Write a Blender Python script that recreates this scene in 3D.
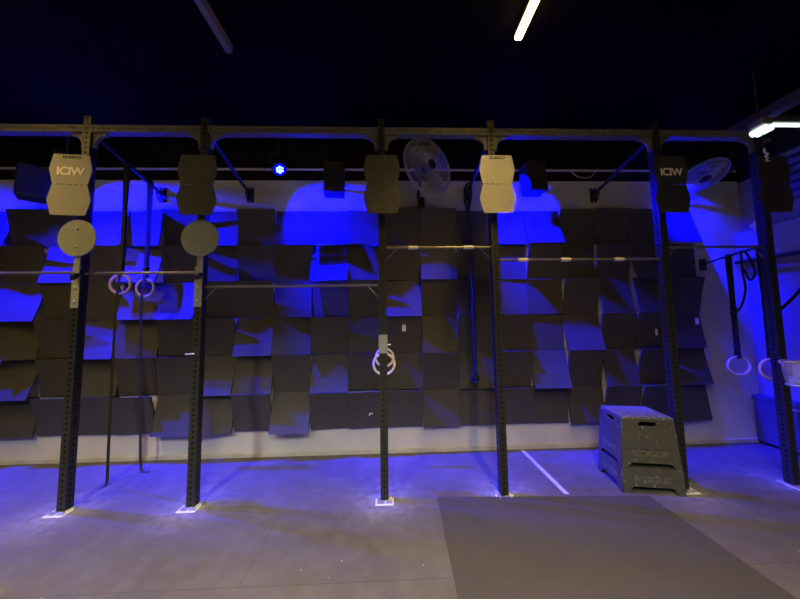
import bpy, bmesh, math, random
from mathutils import Vector, Matrix
random.seed(7)
for o in list(bpy.data.objects): bpy.data.objects.remove(o)
SC = bpy.context.scene
C = SC.collection

# ------------------------------------------------------------------ camera
F, PITCH, ROLL, YAW, CAMH = 284.61, 0.0729, -0.0141, 0.0343, 1.7036
def cam_axes():
    cy, sy = math.cos(YAW), math.sin(YAW)
    f = Vector((sy, cy, 0)); r = Vector((cy, -sy, 0)); u = Vector((0, 0, 1))
    f2 = f*math.cos(PITCH) + u*math.sin(PITCH); u2 = u*math.cos(PITCH) - f*math.sin(PITCH)
    return (r*math.cos(ROLL) + u2*math.sin(ROLL), u2*math.cos(ROLL) - r*math.sin(ROLL), f2)
RR, UU, FF = cam_axes()
cd = bpy.data.cameras.new('camera'); cam = bpy.data.objects.new('camera', cd); C.objects.link(cam)
cd.sensor_fit = 'HORIZONTAL'; cd.sensor_width = 36.0; cd.lens = F/800*36.0; cd.clip_start = 0.02
m = Matrix((RR, UU, -FF)).transposed().to_4x4(); m.translation = Vector((0, 0, CAMH)); cam.matrix_world = m
SC.camera = cam
# ------------------------------------------------------------------ world, exposure
W = bpy.data.worlds.new('world'); SC.world = W; W.use_nodes = True
W.node_tree.nodes['Background'].inputs[0].default_value = (0.02, 0.02, 0.03, 1)
W.node_tree.nodes['Background'].inputs[1].default_value = 0.1
SC.view_settings.view_transform = 'Standard'; SC.view_settings.look = 'None'
SC.view_settings.exposure = 0.0; SC.view_settings.gamma = 1.0; SC.view_settings.use_curve_mapping = False
# light levels (the lamps themselves are built with their fittings below)
WARM_RADIANCE, WARM_COLOR, WARM_WATT, WARM_SPREAD = 26.0, (1.0, 0.64, 0.18), 74.0, 124
COOL_RADIANCE, COOL_COLOR, COOL_WATT, COOL_SPREAD = 2.0, (1.0, 0.97, 0.85), 300.0, 130
BLUE_WATT, BLUE_COLOR = (4700.0, 2300.0), (0.0, 0.0, 1.0)
BLUE_AIM, BLUE_SIZE, BLUE_BLEND, BLUE_NARROW = (Vector((0.70, 0.31, -0.80)), Vector((0.55, 0.42, -0.84))), (90.0, 74.0), 0.75, (0.68, 0.90)

# ------------------------------------------------------------------ places
D, DW = 2.864, 3.806                    # rig line and back wall
PX = [-4.820, -3.024, -1.871, -0.075, 1.079, 2.875, 4.028]   # uprights, left to right
BEAM_Z, XR, ZC = 3.672, 5.02, 4.15      # top rail, right wall, ceiling
def at(px, py, Y):
    d = RR*((px-400)/F) - UU*((py-299.5)/F) + FF
    return Vector((0, 0, CAMH)) + d*(Y/d.y)

# ------------------------------------------------------------------ materials
def mat(name, col, rough=0.6, metal=0.0, var=0.0, scale=8.0, bump=0.0, bscale=60.0, speck=0.0, speckcol=(0.6, 0.6, 0.58), sscale=40.0, emit=None, estr=0.0, spec=0.5):
    M = bpy.data.materials.new(name); M.use_nodes = True; N = M.node_tree; b = N.nodes['Principled BSDF']
    b.inputs['Roughness'].default_value = rough; b.inputs['Metallic'].default_value = metal
    b.inputs['Base Color'].default_value = (*col, 1)
    b.inputs['Specular IOR Level'].default_value = spec
    tc = N.nodes.new('ShaderNodeTexCoord')
    if var > 0:
        n = N.nodes.new('ShaderNodeTexNoise'); n.inputs['Scale'].default_value = scale; n.inputs['Detail'].default_value = 5
        N.links.new(tc.outputs['Object'], n.inputs['Vector'])
        mx = N.nodes.new('ShaderNodeMix'); mx.data_type = 'RGBA'
        mx.inputs['A'].default_value = tuple(c*(1-var) for c in col) + (1,)
        mx.inputs['B'].default_value = tuple(min(1, c*(1+var)) for c in col) + (1,)
        N.links.new(n.outputs['Fac'], mx.inputs['Factor']); out = mx.outputs['Result']
        if speck > 0:
            n2 = N.nodes.new('ShaderNodeTexNoise'); n2.inputs['Scale'].default_value = sscale; n2.inputs['Detail'].default_value = 3
            N.links.new(tc.outputs['Object'], n2.inputs['Vector'])
            rp = N.nodes.new('ShaderNodeMapRange'); rp.inputs['From Min'].default_value = 1.0-speck; rp.inputs['From Max'].default_value = 1.04-speck
            N.links.new(n2.outputs['Fac'], rp.inputs['Value'])
            m2 = N.nodes.new('ShaderNodeMix'); m2.data_type = 'RGBA'; m2.inputs['B'].default_value = (*speckcol, 1)
            N.links.new(rp.outputs['Result'], m2.inputs['Factor']); N.links.new(out, m2.inputs['A']); out = m2.outputs['Result']
        N.links.new(out, b.inputs['Base Color'])
    if bump > 0:
        n3 = N.nodes.new('ShaderNodeTexNoise'); n3.inputs['Scale'].default_value = bscale; n3.inputs['Detail'].default_value = 4
        N.links.new(tc.outputs['Object'], n3.inputs['Vector'])
        bp = N.nodes.new('ShaderNodeBump'); bp.inputs['Strength'].default_value = bump; bp.inputs['Distance'].default_value = 0.01
        N.links.new(n3.outputs['Fac'], bp.inputs['Height']); N.links.new(bp.outputs['Normal'], b.inputs['Normal'])
    if emit:
        b.inputs['Emission Color'].default_value = (*emit, 1); b.inputs['Emission Strength'].default_value = estr
    return M
M_tile = mat('rubber_tile', (0.042, 0.040, 0.033), 0.62, var=0.25, scale=5, bump=0.25, bscale=140, speck=0.215, speckcol=(0.16, 0.155, 0.14), sscale=11)
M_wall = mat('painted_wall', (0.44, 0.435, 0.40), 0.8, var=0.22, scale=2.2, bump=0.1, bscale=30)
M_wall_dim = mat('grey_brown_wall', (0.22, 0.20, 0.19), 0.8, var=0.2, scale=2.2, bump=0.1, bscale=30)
M_beam = mat('dark_beam_paint', (0.05, 0.048, 0.05), 0.6, var=0.2)
M_wallblack = mat('black_paint', (0.008, 0.007, 0.007), 0.9, var=0.2, bump=0.1, spec=0.1)
M_ceil = mat('black_ceiling', (0.0015, 0.0012, 0.0012), 0.95, var=0.3, scale=3, bump=0.2, bscale=20, spec=0.03)
M_base = mat('skirting_paint', (0.36, 0.35, 0.31), 0.7, var=0.35, scale=6)
M_post = mat('black_powder_coat', (0.020, 0.021, 0.021), 0.42, metal=0.25, var=0.2, scale=20, bump=0.08, bscale=300)
M_rail = mat('dark_grey_powder_coat', (0.095, 0.088, 0.072), 0.55, metal=0.0, var=0.15, scale=20)
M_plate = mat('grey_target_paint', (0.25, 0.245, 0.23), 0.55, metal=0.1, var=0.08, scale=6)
M_plate_shaded = mat('shaded_target_paint', (0.048, 0.048, 0.042), 0.6, var=0.1, scale=6)  # darker copy of the grey target paint: shade on dim boards put into colour
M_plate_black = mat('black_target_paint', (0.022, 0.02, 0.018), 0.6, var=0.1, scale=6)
M_disc = mat('grey_disc_paint', (0.21, 0.235, 0.225), 0.6, var=0.08, scale=8)
M_bar = mat('worn_steel', (0.20, 0.19, 0.165), 0.40, metal=0.6, var=0.45, scale=18)
M_bolt = mat('zinc', (0.55, 0.55, 0.54), 0.35, metal=0.8)
M_footplate = mat('chalky_footplate', (0.20, 0.20, 0.21), 0.7, metal=0.0, var=0.7, scale=30, speck=0.45, speckcol=(0.5, 0.5, 0.5), sscale=25)
M_chalk = mat('chalk', (0.62, 0.61, 0.58), 0.95, var=0.2, scale=60)
M_wood = mat('birch_wood', (0.52, 0.40, 0.28), 0.5, var=0.15, scale=25)
M_strap = mat('black_webbing', (0.012, 0.012, 0.013), 0.8, var=0.2, scale=60)
M_rope = mat('dark_rope', (0.015, 0.015, 0.02), 0.8, var=0.3, scale=90)
M_black = mat('black_plastic', (0.012, 0.012, 0.013), 0.5, var=0.2)
M_lettw = mat('white_lettering', (0.80, 0.77, 0.70), 0.6)
M_lettb = mat('black_lettering', (0.012, 0.012, 0.012), 0.6)
M_mould = mat('moulded_rubber', (0.054, 0.054, 0.036), 0.62, var=0.2, scale=12, bump=0.5, bscale=90, speck=0.325, speckcol=(0.45, 0.44, 0.40), sscale=55)
M_mould_top = mat('grippy_rubber_top', (0.10, 0.10, 0.085), 0.7, var=0.3, scale=60, bump=0.8, bscale=120, speck=0.40, speckcol=(0.42, 0.41, 0.40), sscale=75)
M_letter_box = mat('raised_rubber_letters', (0.085, 0.085, 0.065), 0.6, var=0.8, scale=30)
M_mat = mat('rubber_mat', (0.047, 0.042, 0.036), 0.75, var=0.18, scale=3, bump=0.3, bscale=200, speck=0.235, speckcol=(0.2, 0.19, 0.17), sscale=30)
M_tape = mat('white_tape', (0.42, 0.40, 0.38), 0.8, var=0.4, scale=30)
M_cage = mat('fan_wire', (0.36, 0.36, 0.39), 0.45, metal=0.3)
M_blade = mat('fan_blade', (0.30, 0.28, 0.28), 0.4, metal=0.2, var=0.1)
M_blade_lit = mat('lit_fan_blade', (0.42, 0.36, 0.35), 0.35, metal=0.4)  # lighter copy of fan_blade: light caught by one blade put into its colour
M_alu = mat('housing_alu', (0.15, 0.14, 0.145), 0.5, metal=0.2, var=0.1)
M_diff_off = mat('opal_diffuser_off', (0.12, 0.105, 0.115), 0.45)
M_diff_warm = mat('opal_diffuser_warm', (0.5, 0.4, 0.3), 0.5, emit=WARM_COLOR, estr=WARM_RADIANCE)
M_diff_cool = mat('opal_diffuser_cool', (0.5, 0.5, 0.5), 0.5, emit=COOL_COLOR, estr=COOL_RADIANCE)
M_tube_cool = mat('white_tube', (0.6, 0.65, 0.6), 0.5, emit=(0.78, 1.0, 0.86), estr=1.3)
M_lens = mat('blue_lens', (0.0, 0.0, 0.1), 0.2, emit=(0.0, 0.0, 1.0), estr=0.75)
M_led = mat('blue_white_led', (0.2, 0.3, 1.0), 0.2, emit=(0.35, 0.75, 1.0), estr=4.0)
M_pipe = mat('galvanised_pipe', (0.50, 0.48, 0.46), 0.5, metal=0.3, var=0.2)
M_white = mat('white_paper', (0.62, 0.60, 0.55), 0.8, var=0.1)
M_bin = mat('dark_grey_plastic', (0.06, 0.06, 0.075), 0.4, var=0.1)
M_duct = mat('pale_duct_paint', (0.30, 0.29, 0.30), 0.7, var=0.1)
M_slat = mat('dusty_slat_paint', (0.12, 0.11, 0.105), 0.7, var=0.2)
def clear_mat():
    M = bpy.data.materials.new('clear_plastic'); M.use_nodes = True; N = M.node_tree; b = N.nodes['Principled BSDF']
    b.inputs['Base Color'].default_value = (0.8, 0.8, 0.85, 1); b.inputs['Roughness'].default_value = 0.12
    b.inputs['Alpha'].default_value = 0.30; b.inputs['Coat Weight'].default_value = 0.6
    n = N.nodes.new('ShaderNodeTexNoise'); n.inputs['Scale'].default_value = 16
    bp = N.nodes.new('ShaderNodeBump'); bp.inputs['Strength'].default_value = 0.8; bp.inputs['Distance'].default_value = 0.02
    N.links.new(n.outputs['Fac'], bp.inputs['Height']); N.links.new(bp.outputs['Normal'], b.inputs['Normal'])
    return M
M_clear = clear_mat()
def floor_mat():
    M = bpy.data.materials.new('rubber_floor'); M.use_nodes = True; N = M.node_tree; b = N.nodes['Principled BSDF']; L = N.links.new
    b.inputs['Roughness'].default_value = 0.62
    tc = N.nodes.new('ShaderNodeTexCoord')
    def noise(s, d=5):
        n = N.nodes.new('ShaderNodeTexNoise'); n.inputs['Scale'].default_value = s; n.inputs['Detail'].default_value = d
        L(tc.outputs['Object'], n.inputs['Vector']); return n.outputs['Fac']
    def rng(v, a, bb, c=0.0, d=1.0):
        r = N.nodes.new('ShaderNodeMapRange'); r.inputs['From Min'].default_value = a; r.inputs['From Max'].default_value = bb
        r.inputs['To Min'].default_value = c; r.inputs['To Max'].default_value = d; L(v, r.inputs['Value']); return r.outputs['Result']
    def mix(f, A, B):
        mx = N.nodes.new('ShaderNodeMix'); mx.data_type = 'RGBA'
        for k, v in (('A', A), ('B', B)):
            if isinstance(v, tuple): mx.inputs[k].default_value = v
            else: L(v, mx.inputs[k])
        L(f, mx.inputs['Factor']); return mx.outputs['Result']
    def math_(op, a, bb):
        q = N.nodes.new('ShaderNodeMath'); q.operation = op
        for i, v in enumerate((a, bb)):
            if isinstance(v, float): q.inputs[i].default_value = v
            else: L(v, q.inputs[i])
        return q.outputs[0]
    col = mix(rng(noise(1.3), 0.3, 0.7), (0.070, 0.061, 0.054, 1), (0.100, 0.089, 0.080, 1))
    col = mix(rng(noise(7.0, 8), 0.45, 0.75, 0.0, 0.45), col, (0.135, 0.125, 0.118, 1))
    # chalk trodden into the floor round the feet of the uprights
    acc = None
    for x in PX:
        v = N.nodes.new('ShaderNodeVectorMath'); v.operation = 'DISTANCE'; L(tc.outputs['Object'], v.inputs[0]); v.inputs[1].default_value = (x, D-0.03, 0)
        g = rng(v.outputs['Value'], 0.08, 0.50, 1.0, 0.0)
        acc = g if acc is None else math_('MAXIMUM', acc, g)
    ch = math_('MULTIPLY', math_('POWER', acc, 1.8), rng(noise(14.0, 6), 0.20, 0.85))
    col = mix(math_('MULTIPLY', ch, 0.55), col, (0.45, 0.44, 0.43, 1))
    col = mix(rng(noise(31.0, 2), 0.755, 0.79), col, (0.55, 0.54, 0.52, 1))
    # seams of the rubber sheets
    br = N.nodes.new('ShaderNodeTexBrick'); L(tc.outputs['Object'], br.inputs['Vector'])
    br.inputs['Scale'].default_value = 1.0; br.inputs['Brick Width'].default_value = 2.0; br.inputs['Row Height'].default_value = 1.0
    br.inputs['Mortar Size'].default_value = 0.004; br.inputs['Mortar Smooth'].default_value = 0.2; br.offset = 0.5
    col = mix(math_('MULTIPLY', br.outputs['Fac'], 0.55), col, (0.04, 0.036, 0.034, 1))
    L(col, b.inputs['Base Color'])
    bp = N.nodes.new('ShaderNodeBump'); bp.inputs['Strength'].default_value = 0.25; bp.inputs['Distance'].default_value = 0.01
    L(noise(160.0, 3), bp.inputs['Height']); L(bp.outputs['Normal'], b.inputs['Normal'])
    return M
M_floor = floor_mat()

# ------------------------------------------------------------------ helpers
def link_obj(name, me, material=None, parent=None, loc=None):
    o = bpy.data.objects.new(name, me); C.objects.link(o)
    if material and me is not None and len(me.materials) == 0: me.materials.append(material)
    if parent: o.parent = parent
    if loc is not None: o.location = loc
    return o
def obj(name, bm, material, parent=None, loc=None, smooth=False):
    bmesh.ops.recalc_face_normals(bm, faces=bm.faces)
    me = bpy.data.meshes.new(name); bm.to_mesh(me); bm.free()
    if smooth:
        for p in me.polygons: p.use_smooth = True
        me.set_sharp_from_angle(angle=math.radians(40))
    return link_obj(name, me, material, parent, loc)
def tag(o, label, cat, group=None, kind=None):
    o['label'] = label; o['category'] = cat
    if group: o['group'] = group
    if kind: o['kind'] = kind
    return o
def thing(name, label, cat, loc=(0, 0, 0), rotz=0.0, group=None):
    o = bpy.data.objects.new(name, None); C.objects.link(o); o.location = loc; o.rotation_euler = (0, 0, rotz)
    o.empty_display_size = 0.1
    return tag(o, label, cat, group)
def dup(root, loc, label, rotz=0.0):
    r = root.copy(); C.objects.link(r); r.location = loc; r.rotation_euler = (0, 0, rotz); r['label'] = label
    for ch in list(root.children):
        c = ch.copy(); C.objects.link(c); c.parent = r
        for g in list(ch.children):
            d = g.copy(); C.objects.link(d); d.parent = c
    return r
def structure(o): o['kind'] = 'structure'; return o
def NB(): return bmesh.new()
def add_box(bm, x0, y0, z0, x1, y1, z1, bev=0.0, mtx=None):
    r = bmesh.ops.create_cube(bm, size=1.0); vs = r['verts']
    for v in vs: v.co = Vector(((x0+x1)/2+v.co.x*(x1-x0), (y0+y1)/2+v.co.y*(y1-y0), (z0+z1)/2+v.co.z*(z1-z0)))
    if bev > 0:
        es = list({e for v in vs for e in v.link_edges})
        q = bmesh.ops.bevel(bm, geom=es, offset=bev, segments=2, affect='EDGES', profile=0.5); vs = list({v for f in q['faces'] for v in f.verts} | {v for v in vs if v.is_valid})
    if mtx:
        for v in vs: v.co = mtx @ v.co
    return vs
def add_tube(bm, pts, r, n=10, cap=True, closed=False):
    pts = [Vector(p) for p in pts]; rings = []; k = len(pts)
    rad = r if isinstance(r, (list, tuple)) else [r]*k
    up = None
    for i, p in enumerate(pts):
        if closed: t = pts[(i+1) % k]-pts[i-1]
        else: t = pts[min(i+1, k-1)]-pts[max(i-1, 0)]
        t.normalize()
        if up is None: up = Vector((0, 0, 1)) if abs(t.z) < 0.9 else Vector((1, 0, 0))
        a = (up-t*up.dot(t)).normalized(); up = a; b = t.cross(a)
        rings.append([bm.verts.new(p+(a*math.cos(2*math.pi*j/n)+b*math.sin(2*math.pi*j/n))*rad[i]) for j in range(n)])
    for i in range(k if closed else k-1):
        A, B = rings[i], rings[(i+1) % k]
        for j in range(n): bm.faces.new((A[j], A[(j+1) % n], B[(j+1) % n], B[j]))
    if cap and not closed: bm.faces.new(rings[0]); bm.faces.new(rings[-1])
def add_ribbon(bm, pts, width, thick, wdir):
    pts = [Vector(p) for p in pts]; k = len(pts); rings = []
    wd = Vector(wdir).normalized()
    for i, p in enumerate(pts):
        t = (pts[min(i+1, k-1)]-pts[max(i-1, 0)]).normalized()
        w = (wd-t*wd.dot(t)).normalized(); nn = t.cross(w)
        rings.append([bm.verts.new(p+w*(a*width/2)+nn*(b*thick/2)) for a, b in ((-1, -1), (1, -1), (1, 1), (-1, 1))])
    for i in range(k-1):
        for j in range(4): bm.faces.new((rings[i][j], rings[i][(j+1) % 4], rings[i+1][(j+1) % 4], rings[i+1][j]))
    bm.faces.new(rings[0]); bm.faces.new(rings[-1])
def add_lathe(bm, prof, n=24, mtx=None):
    rings = []
    for r, z in prof:
        rings.append([bm.verts.new(Vector((r*math.cos(2*math.pi*j/n), r*math.sin(2*math.pi*j/n), z))) for j in range(n)])
    for i in range(len(prof)-1):
        for j in range(n): bm.faces.new((rings[i][j], rings[i][(j+1) % n], rings[i+1][(j+1) % n], rings[i+1][j]))
    bm.faces.new(rings[0]); bm.faces.new(rings[-1])
    if mtx:
        for q in rings:
            for v in q: v.co = mtx @ v.co
def torus_pts(c, R, n, u, v): return [Vector(c)+(Vector(u)*math.cos(2*math.pi*i/n)+Vector(v)*math.sin(2*math.pi*i/n))*R for i in range(n)]
def smooth_path(pts, sub=6):
    P = [Vector(p) for p in pts]; out = []
    for i in range(len(P)-1):
        p0, p1, p2, p3 = P[max(i-1, 0)], P[i], P[i+1], P[min(i+2, len(P)-1)]
        for s in range(sub):
            t = s/sub
            out.append(0.5*((2*p1)+(p2-p0)*t+(2*p0-5*p1+4*p2-p3)*t*t+(3*p1-p0-3*p2+p3)*t**3))
    return out+[P[-1]]
def from_curve(cu, mtx=None):
    o = bpy.data.objects.new('tmp', cu); C.objects.link(o)
    dg = bpy.context.evaluated_depsgraph_get(); dg.update()
    me = bpy.data.meshes.new_from_object(o.evaluated_get(dg)); bpy.data.objects.remove(o); bpy.data.curves.remove(cu)
    me.materials.clear()
    if mtx: me.transform(mtx)
    return me
def add_plate(bm, loops, thick, mtx):
    """filled 2D outline (first loop) with holes (other loops), thickness along local z"""
    cu = bpy.data.curves.new('plate', 'CURVE'); cu.dimensions = '2D'; cu.fill_mode = 'BOTH'; cu.extrude = thick/2
    for lp in loops:
        s = cu.splines.new('POLY'); s.points.add(len(lp)-1); s.use_cyclic_u = True
        for p, q in zip(s.points, lp): p.co = (q[0], q[1], 0, 1)
    me = from_curve(cu, mtx); bm.from_mesh(me); bpy.data.meshes.remove(me)
def text(name, body, size, material, parent, mtx, depth=0.0015, shear=0.0, spacing=1.0, sx=1.0, bold=0.0):
    cu = bpy.data.curves.new('txt', 'FONT'); cu.body = body; cu.size = size; cu.align_x = 'CENTER'; cu.align_y = 'CENTER'
    cu.extrude = depth/2; cu.shear = shear; cu.space_character = spacing; cu.offset = bold
    me = from_curve(cu, mtx @ Matrix.Diagonal((sx, 1, 1, 1)))
    me.name = name
    return link_obj(name, me, material, parent)
FRONT = Matrix.Rotation(math.pi/2, 4, 'X')     # local xy plane -> world xz plane facing -Y
def T(x, y, z): return Matrix.Translation((x, y, z))
def slot(cx, cy, w, h, n=6):
    r = h/2; out = []
    for i in range(n+1):
        a = -math.pi/2+math.pi*i/n; out.append((cx+w/2-r+r*math.cos(a), cy+r*math.sin(a)))
    for i in range(n+1):
        a = math.pi/2+math.pi*i/n; out.append((cx-w/2+r+r*math.cos(a), cy+r*math.sin(a)))
    return out
ORD = ['', 'first', 'second', 'third', 'fourth', 'fifth', 'sixth', 'seventh', 'eighth', 'ninth', 'tenth', 'eleventh', 'twelfth', 'thirteenth',
       'fourteenth', 'fifteenth', 'sixteenth', 'seventeenth', 'eighteenth', 'nineteenth', 'twentieth', 'last']

# ------------------------------------------------------------------ the setting
XL, YF = -7.2, -4.6
b = NB(); add_box(b, XL-0.1, YF-0.1, -0.1, XR+0.1, DW+0.1, 0.0); structure(obj('floor', b, M_floor))
b = NB(); add_box(b, XL-0.1, YF-0.1, ZC, XR+0.1, DW+0.1, ZC+0.1); structure(obj('ceiling', b, M_ceil))
b = NB(); add_box(b, XL-0.1, DW, 0.0, XR+0.1, DW+0.1, 3.63, 0.004); structure(obj('wall_back', b, M_wall))
b = NB(); add_box(b, XL, DW+0.015, 3.63, XR, DW+0.1, ZC); structure(obj('trim_1', b, M_wallblack))
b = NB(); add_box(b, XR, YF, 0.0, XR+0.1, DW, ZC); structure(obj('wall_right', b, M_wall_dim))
b = NB(); add_box(b, XR-0.006, YF, 3.60, XR, DW, ZC); structure(obj('trim_4', b, M_wallblack))
b = NB(); add_box(b, 4.44, YF, 4.03, 4.56, 3.50, ZC, 0.006); structure(obj('trim_5', b, M_beam))      # painted beam under the ceiling, upper right
b = NB(); add_box(b, XL-0.1, YF, 0.0, XL, DW, ZC); structure(obj('wall_left', b, M_wallblack))
b = NB(); add_box(b, XL-0.1, YF-0.1, 0.0, XR+0.1, YF, ZC); structure(obj('wall_front', b, M_wallblack))
b = NB(); add_box(b, XL, DW-0.022, 0.0, XR, DW, 0.055, 0.006); structure(obj('baseboard_back', b, M_base))
b = NB(); add_box(b, XR-0.13, YF, 2.475, XR, DW-0.001, 2.86, 0.01); structure(obj('trim_2', b, M_duct))      # boxed ledge along the right wall
b = NB(); add_tube(b, [(XR-0.155, YF+0.1, 2.44), (XR-0.155, DW-0.01, 2.44)], 0.022, 10); structure(obj('trim_3', b, M_post, smooth=True))

# ------------------------------------------------------------------ back wall rubber tiles
# letter: how the tile is mounted  B bottom flared out, b slightly, T top leaning out, R/L side flared, f nearly flat
ROWS = ["B T T B L T b T b B R T T f b B T T T B".split(),
        "T T B T B T R T T B R T B T f T f T B f".split(),
        "B B T T B B T T b f T B T R b f T R R T".split(),
        "T R T B R T T B R T b T R T T f B T T R".split(),
        "T B T R T T B B T B T f T b T B T R T B".split(),
        "B b T T T B R T B T T T b f T f b T T R".split()]
Z_TOP, TH, TW, X_RIGHT = 3.185, 0.475, 0.480, 4.25
for ri, row in enumerate(ROWS):
    for ci, k in enumerate(row):
        x0 = X_RIGHT-TW*(20-ci); z1 = Z_TOP-TH*ri
        rb = random.uniform
        p = dict(B=0.0, T=0.0, L=0.0, R=0.0)
        if k == 'B': p.update(B=rb(0.09, 0.135), R=rb(0, 0.02), L=rb(0, 0.02)); how = 'flared at the bottom'
        elif k == 'b': p.update(B=rb(0.035, 0.055), R=rb(0, 0.02), L=rb(0, 0.015)); how = 'slightly lifted below'
        elif k == 'T': p.update(T=rb(0.075, 0.115), R=rb(0, 0.02), L=rb(0, 0.03)); how = 'leaning out on top'
        elif k == 'R': p.update(L=rb(0.05, 0.07), B=rb(0.05, 0.08)); how = 'with lifted left edge'
        elif k == 'L': p.update(R=rb(0.05, 0.08), B=rb(0.03, 0.05)); how = 'with lifted right edge'
        else: p.update(B=rb(0.0, 0.02), T=rb(0.0, 0.02), R=rb(0, 0.015)); how = 'lying almost flat'
        n = 6; g = 0.002; bm = NB()
        ja, jb = rb(-0.004, 0.004), rb(-0.004, 0.004)
        def out(u, v): return 0.006 + p['B']*v**1.35 + p['T']*(1-v)**1.35 + p['R']*u**1.4 + p['L']*(1-u)**1.4
        fr, bk = [], []
        for j in range(n+1):
            fr.append([]); bk.append([])
            for i in range(n+1):
                u, v = i/n, j/n
                X = x0+g+u*(TW-2*g)+0.004*(v-0.5)*ja/0.004; Z = z1-g-v*(TH-2*g)-0.5*p['B']*v*0.10; Y = DW-out(u, v)
                fr[-1].append(bm.verts.new((X, Y-0.018, Z))); bk[-1].append(bm.verts.new((X, Y, Z)))
        for j in range(n):
            for i in range(n):
                bm.faces.new((fr[j][i], fr[j+1][i], fr[j+1][i+1], fr[j][i+1])); bm.faces.new((bk[j][i], bk[j][i+1], bk[j+1][i+1], bk[j+1][i]))
        for i in range(n):
            bm.faces.new((fr[0][i], fr[0][i+1], bk[0][i+1], bk[0][i])); bm.faces.new((fr[n][i+1], fr[n][i], bk[n][i], bk[n][i+1]))
            bm.faces.new((fr[i+1][0], fr[i][0], bk[i][0], bk[i+1][0])); bm.faces.new((fr[i][n], fr[i+1][n], bk[i+1][n], bk[i][n]))
        ctr = Vector((x0+TW/2, DW-0.02, z1-TH/2))
        for v in bm.verts: v.co -= ctr
        rowtxt = ['top row', 'second row from top', 'third row from top', 'third row from bottom', 'second row from bottom', 'bottom row'][ri]
        col = 20-ci
        coltxt = 'at right end' if col == 1 else ORD[col]+' from right end'
        o = obj('rubber_tile', bm, M_tile, loc=ctr, smooth=True)
        tag(o, f'black rubber tile {how}, {rowtxt}, {coltxt}', 'rubber tile', 'rubber tiles on the back wall')

# white paper tags stuck on the tiles
for px, py, lab, w, h in ((404, 328, 'small white paper tag on tile just right of the wooden rings post', 0.05, 0.085),
                          (656.5, 332, 'small white paper tag beside the blue-lit upright behind the step box', 0.035, 0.085),
                          (697, 321, 'small white paper tag nearest the right end of the tiled wall', 0.05, 0.085),
                          (371, 414.5, 'tiny white hook-shaped scrap low on the tiles left of centre upright', 0.05, 0.035)):
    c = at(px, py, DW-0.10); b = NB()
    if h < 0.05: add_plate(b, [[(-w/2, -h/2), (-w/4, -h/2), (-w/4, h/6), (w/2, h/6), (w/2, h/2), (-w/2, h/2)]], 0.002, FRONT)
    else: add_plate(b, [[(-w/2, -h/2), (w/2, -h/2), (w/2, h*0.38), (w*0.36, h/2), (-w/2, h/2)]], 0.002, FRONT)
    tag(obj('paper_tag', b, M_white, loc=c), lab, 'tag')

# ------------------------------------------------------------------ rig: perforated tube
def perforated(bm, length, w=0.075, pitch=0.05, hole=0.0105, axis='Z', sides=(0, 1, 2, 3)):
    nseg = max(1, int(length/pitch)); pitch = length/nseg; h = w/2
    def place(p):
        if axis == 'Z': return Vector((p[0], p[1], p[2]))
        return Vector((p[2]-length/2, p[1], -p[0]))
    for s in range(4):
        a = s*math.pi/2; nx, ny = math.sin(a), -math.cos(a); tx, ty = math.cos(a), math.sin(a)
        for k in range(nseg):
            z0, z1 = k*pitch, (k+1)*pitch; zc = (z0+z1)/2
            def P(u, z, d=0.0): return bm.verts.new(place((nx*(h-d)+tx*u, ny*(h-d)+ty*u, z)))
            if s not in sides:
                bm.faces.new([P(-h, z0), P(h, z0), P(h, z1), P(-h, z1)]); continue
            ring, outer, deep = [], [], []
            for i in range(8):
                an = 2*math.pi*(i+0.5)/8; cx, cz = math.cos(an), math.sin(an)
                ring.append(P(hole*cx, zc+hole*cz)); deep.append(P(hole*cx, zc+hole*cz, 0.018))
            order = [(h, zc), (h, z1), (0, z1), (-h, z1), (-h, zc), (-h, z0), (0, z0), (h, z0)]
            outer = [P(u, z) for u, z in order]
            # ring[i] sits between outer directions i and i+1
            for i in range(8):
                j = (i+1) % 8
                bm.faces.new((outer[i], outer[j], ring[i])); bm.faces.new((outer[j], ring[j], ring[i]))
                bm.faces.new((ring[i], ring[j], deep[j], deep[i]))
            bm.faces.new(deep)
    for z in (0, length):
        bm.faces.new([bm.verts.new(place((x, y, z))) for x, y in ((-h, -h), (h, -h), (h, h), (-h, h))])
    bmesh.ops.remove_doubles(bm, verts=bm.verts, dist=1e-5)

def gusset_bm(side):
    bm = NB(); L, H = 0.135, 0.15; pts = [(0, 0), (0, -H), (0.03, -H)]
    for i in range(1, 8):
        a = i/8*math.pi/2
        pts.append((0.03+(L-0.03)*(1-math.cos(a)), -H+0.03+(H-0.055)*math.sin(a)))
    pts += [(L, -0.022), (L, 0)]
    hole = [(0.022, -0.022), (0.085, -0.022), (0.05, -0.055), (0.028, -0.095)]
    add_plate(bm, [[(x*side, y) for x, y in pts]], 0.03, T(side*0.0375, 0, BEAM_Z-0.0375) @ FRONT)
    return bm
up = thing('rig_upright', '', 'rig upright', (PX[1], D, 0), group='perforated uprights of the rig')
b = NB(); perforated(b, 3.80, pitch=0.05)
for v in b.verts: v.co.z += 0.0
obj('column', b, M_post, up)
b = NB(); add_box(b, -0.07, -0.085, 0.0, 0.07, 0.07, 0.009, 0.002); pl = obj('base_plate', b, M_footplate, up)
b = NB()
for x0, y0, x1, y1 in ((-0.085, -0.105, 0.085, -0.085), (-0.085, -0.085, -0.07, 0.0), (0.07, -0.085, 0.085, 0.0)): add_box(b, x0, y0, 0, x1, y1, 0.006, 0.002)
o = obj('chalk_rim', b, M_chalk, up); o['label'] = 'white chalk crusted round the base plate'
for sx in (-1, 1):
    b = NB(); add_lathe(b, [(0.010, 0.009), (0.010, 0.019), (0.006, 0.021)], 6, T(sx*0.055, -0.065, 0)); obj('bolt', b, M_bolt, pl)
for s in (-1, 1): obj('gusset', gusset_bm(s), M_rail, up)
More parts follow.
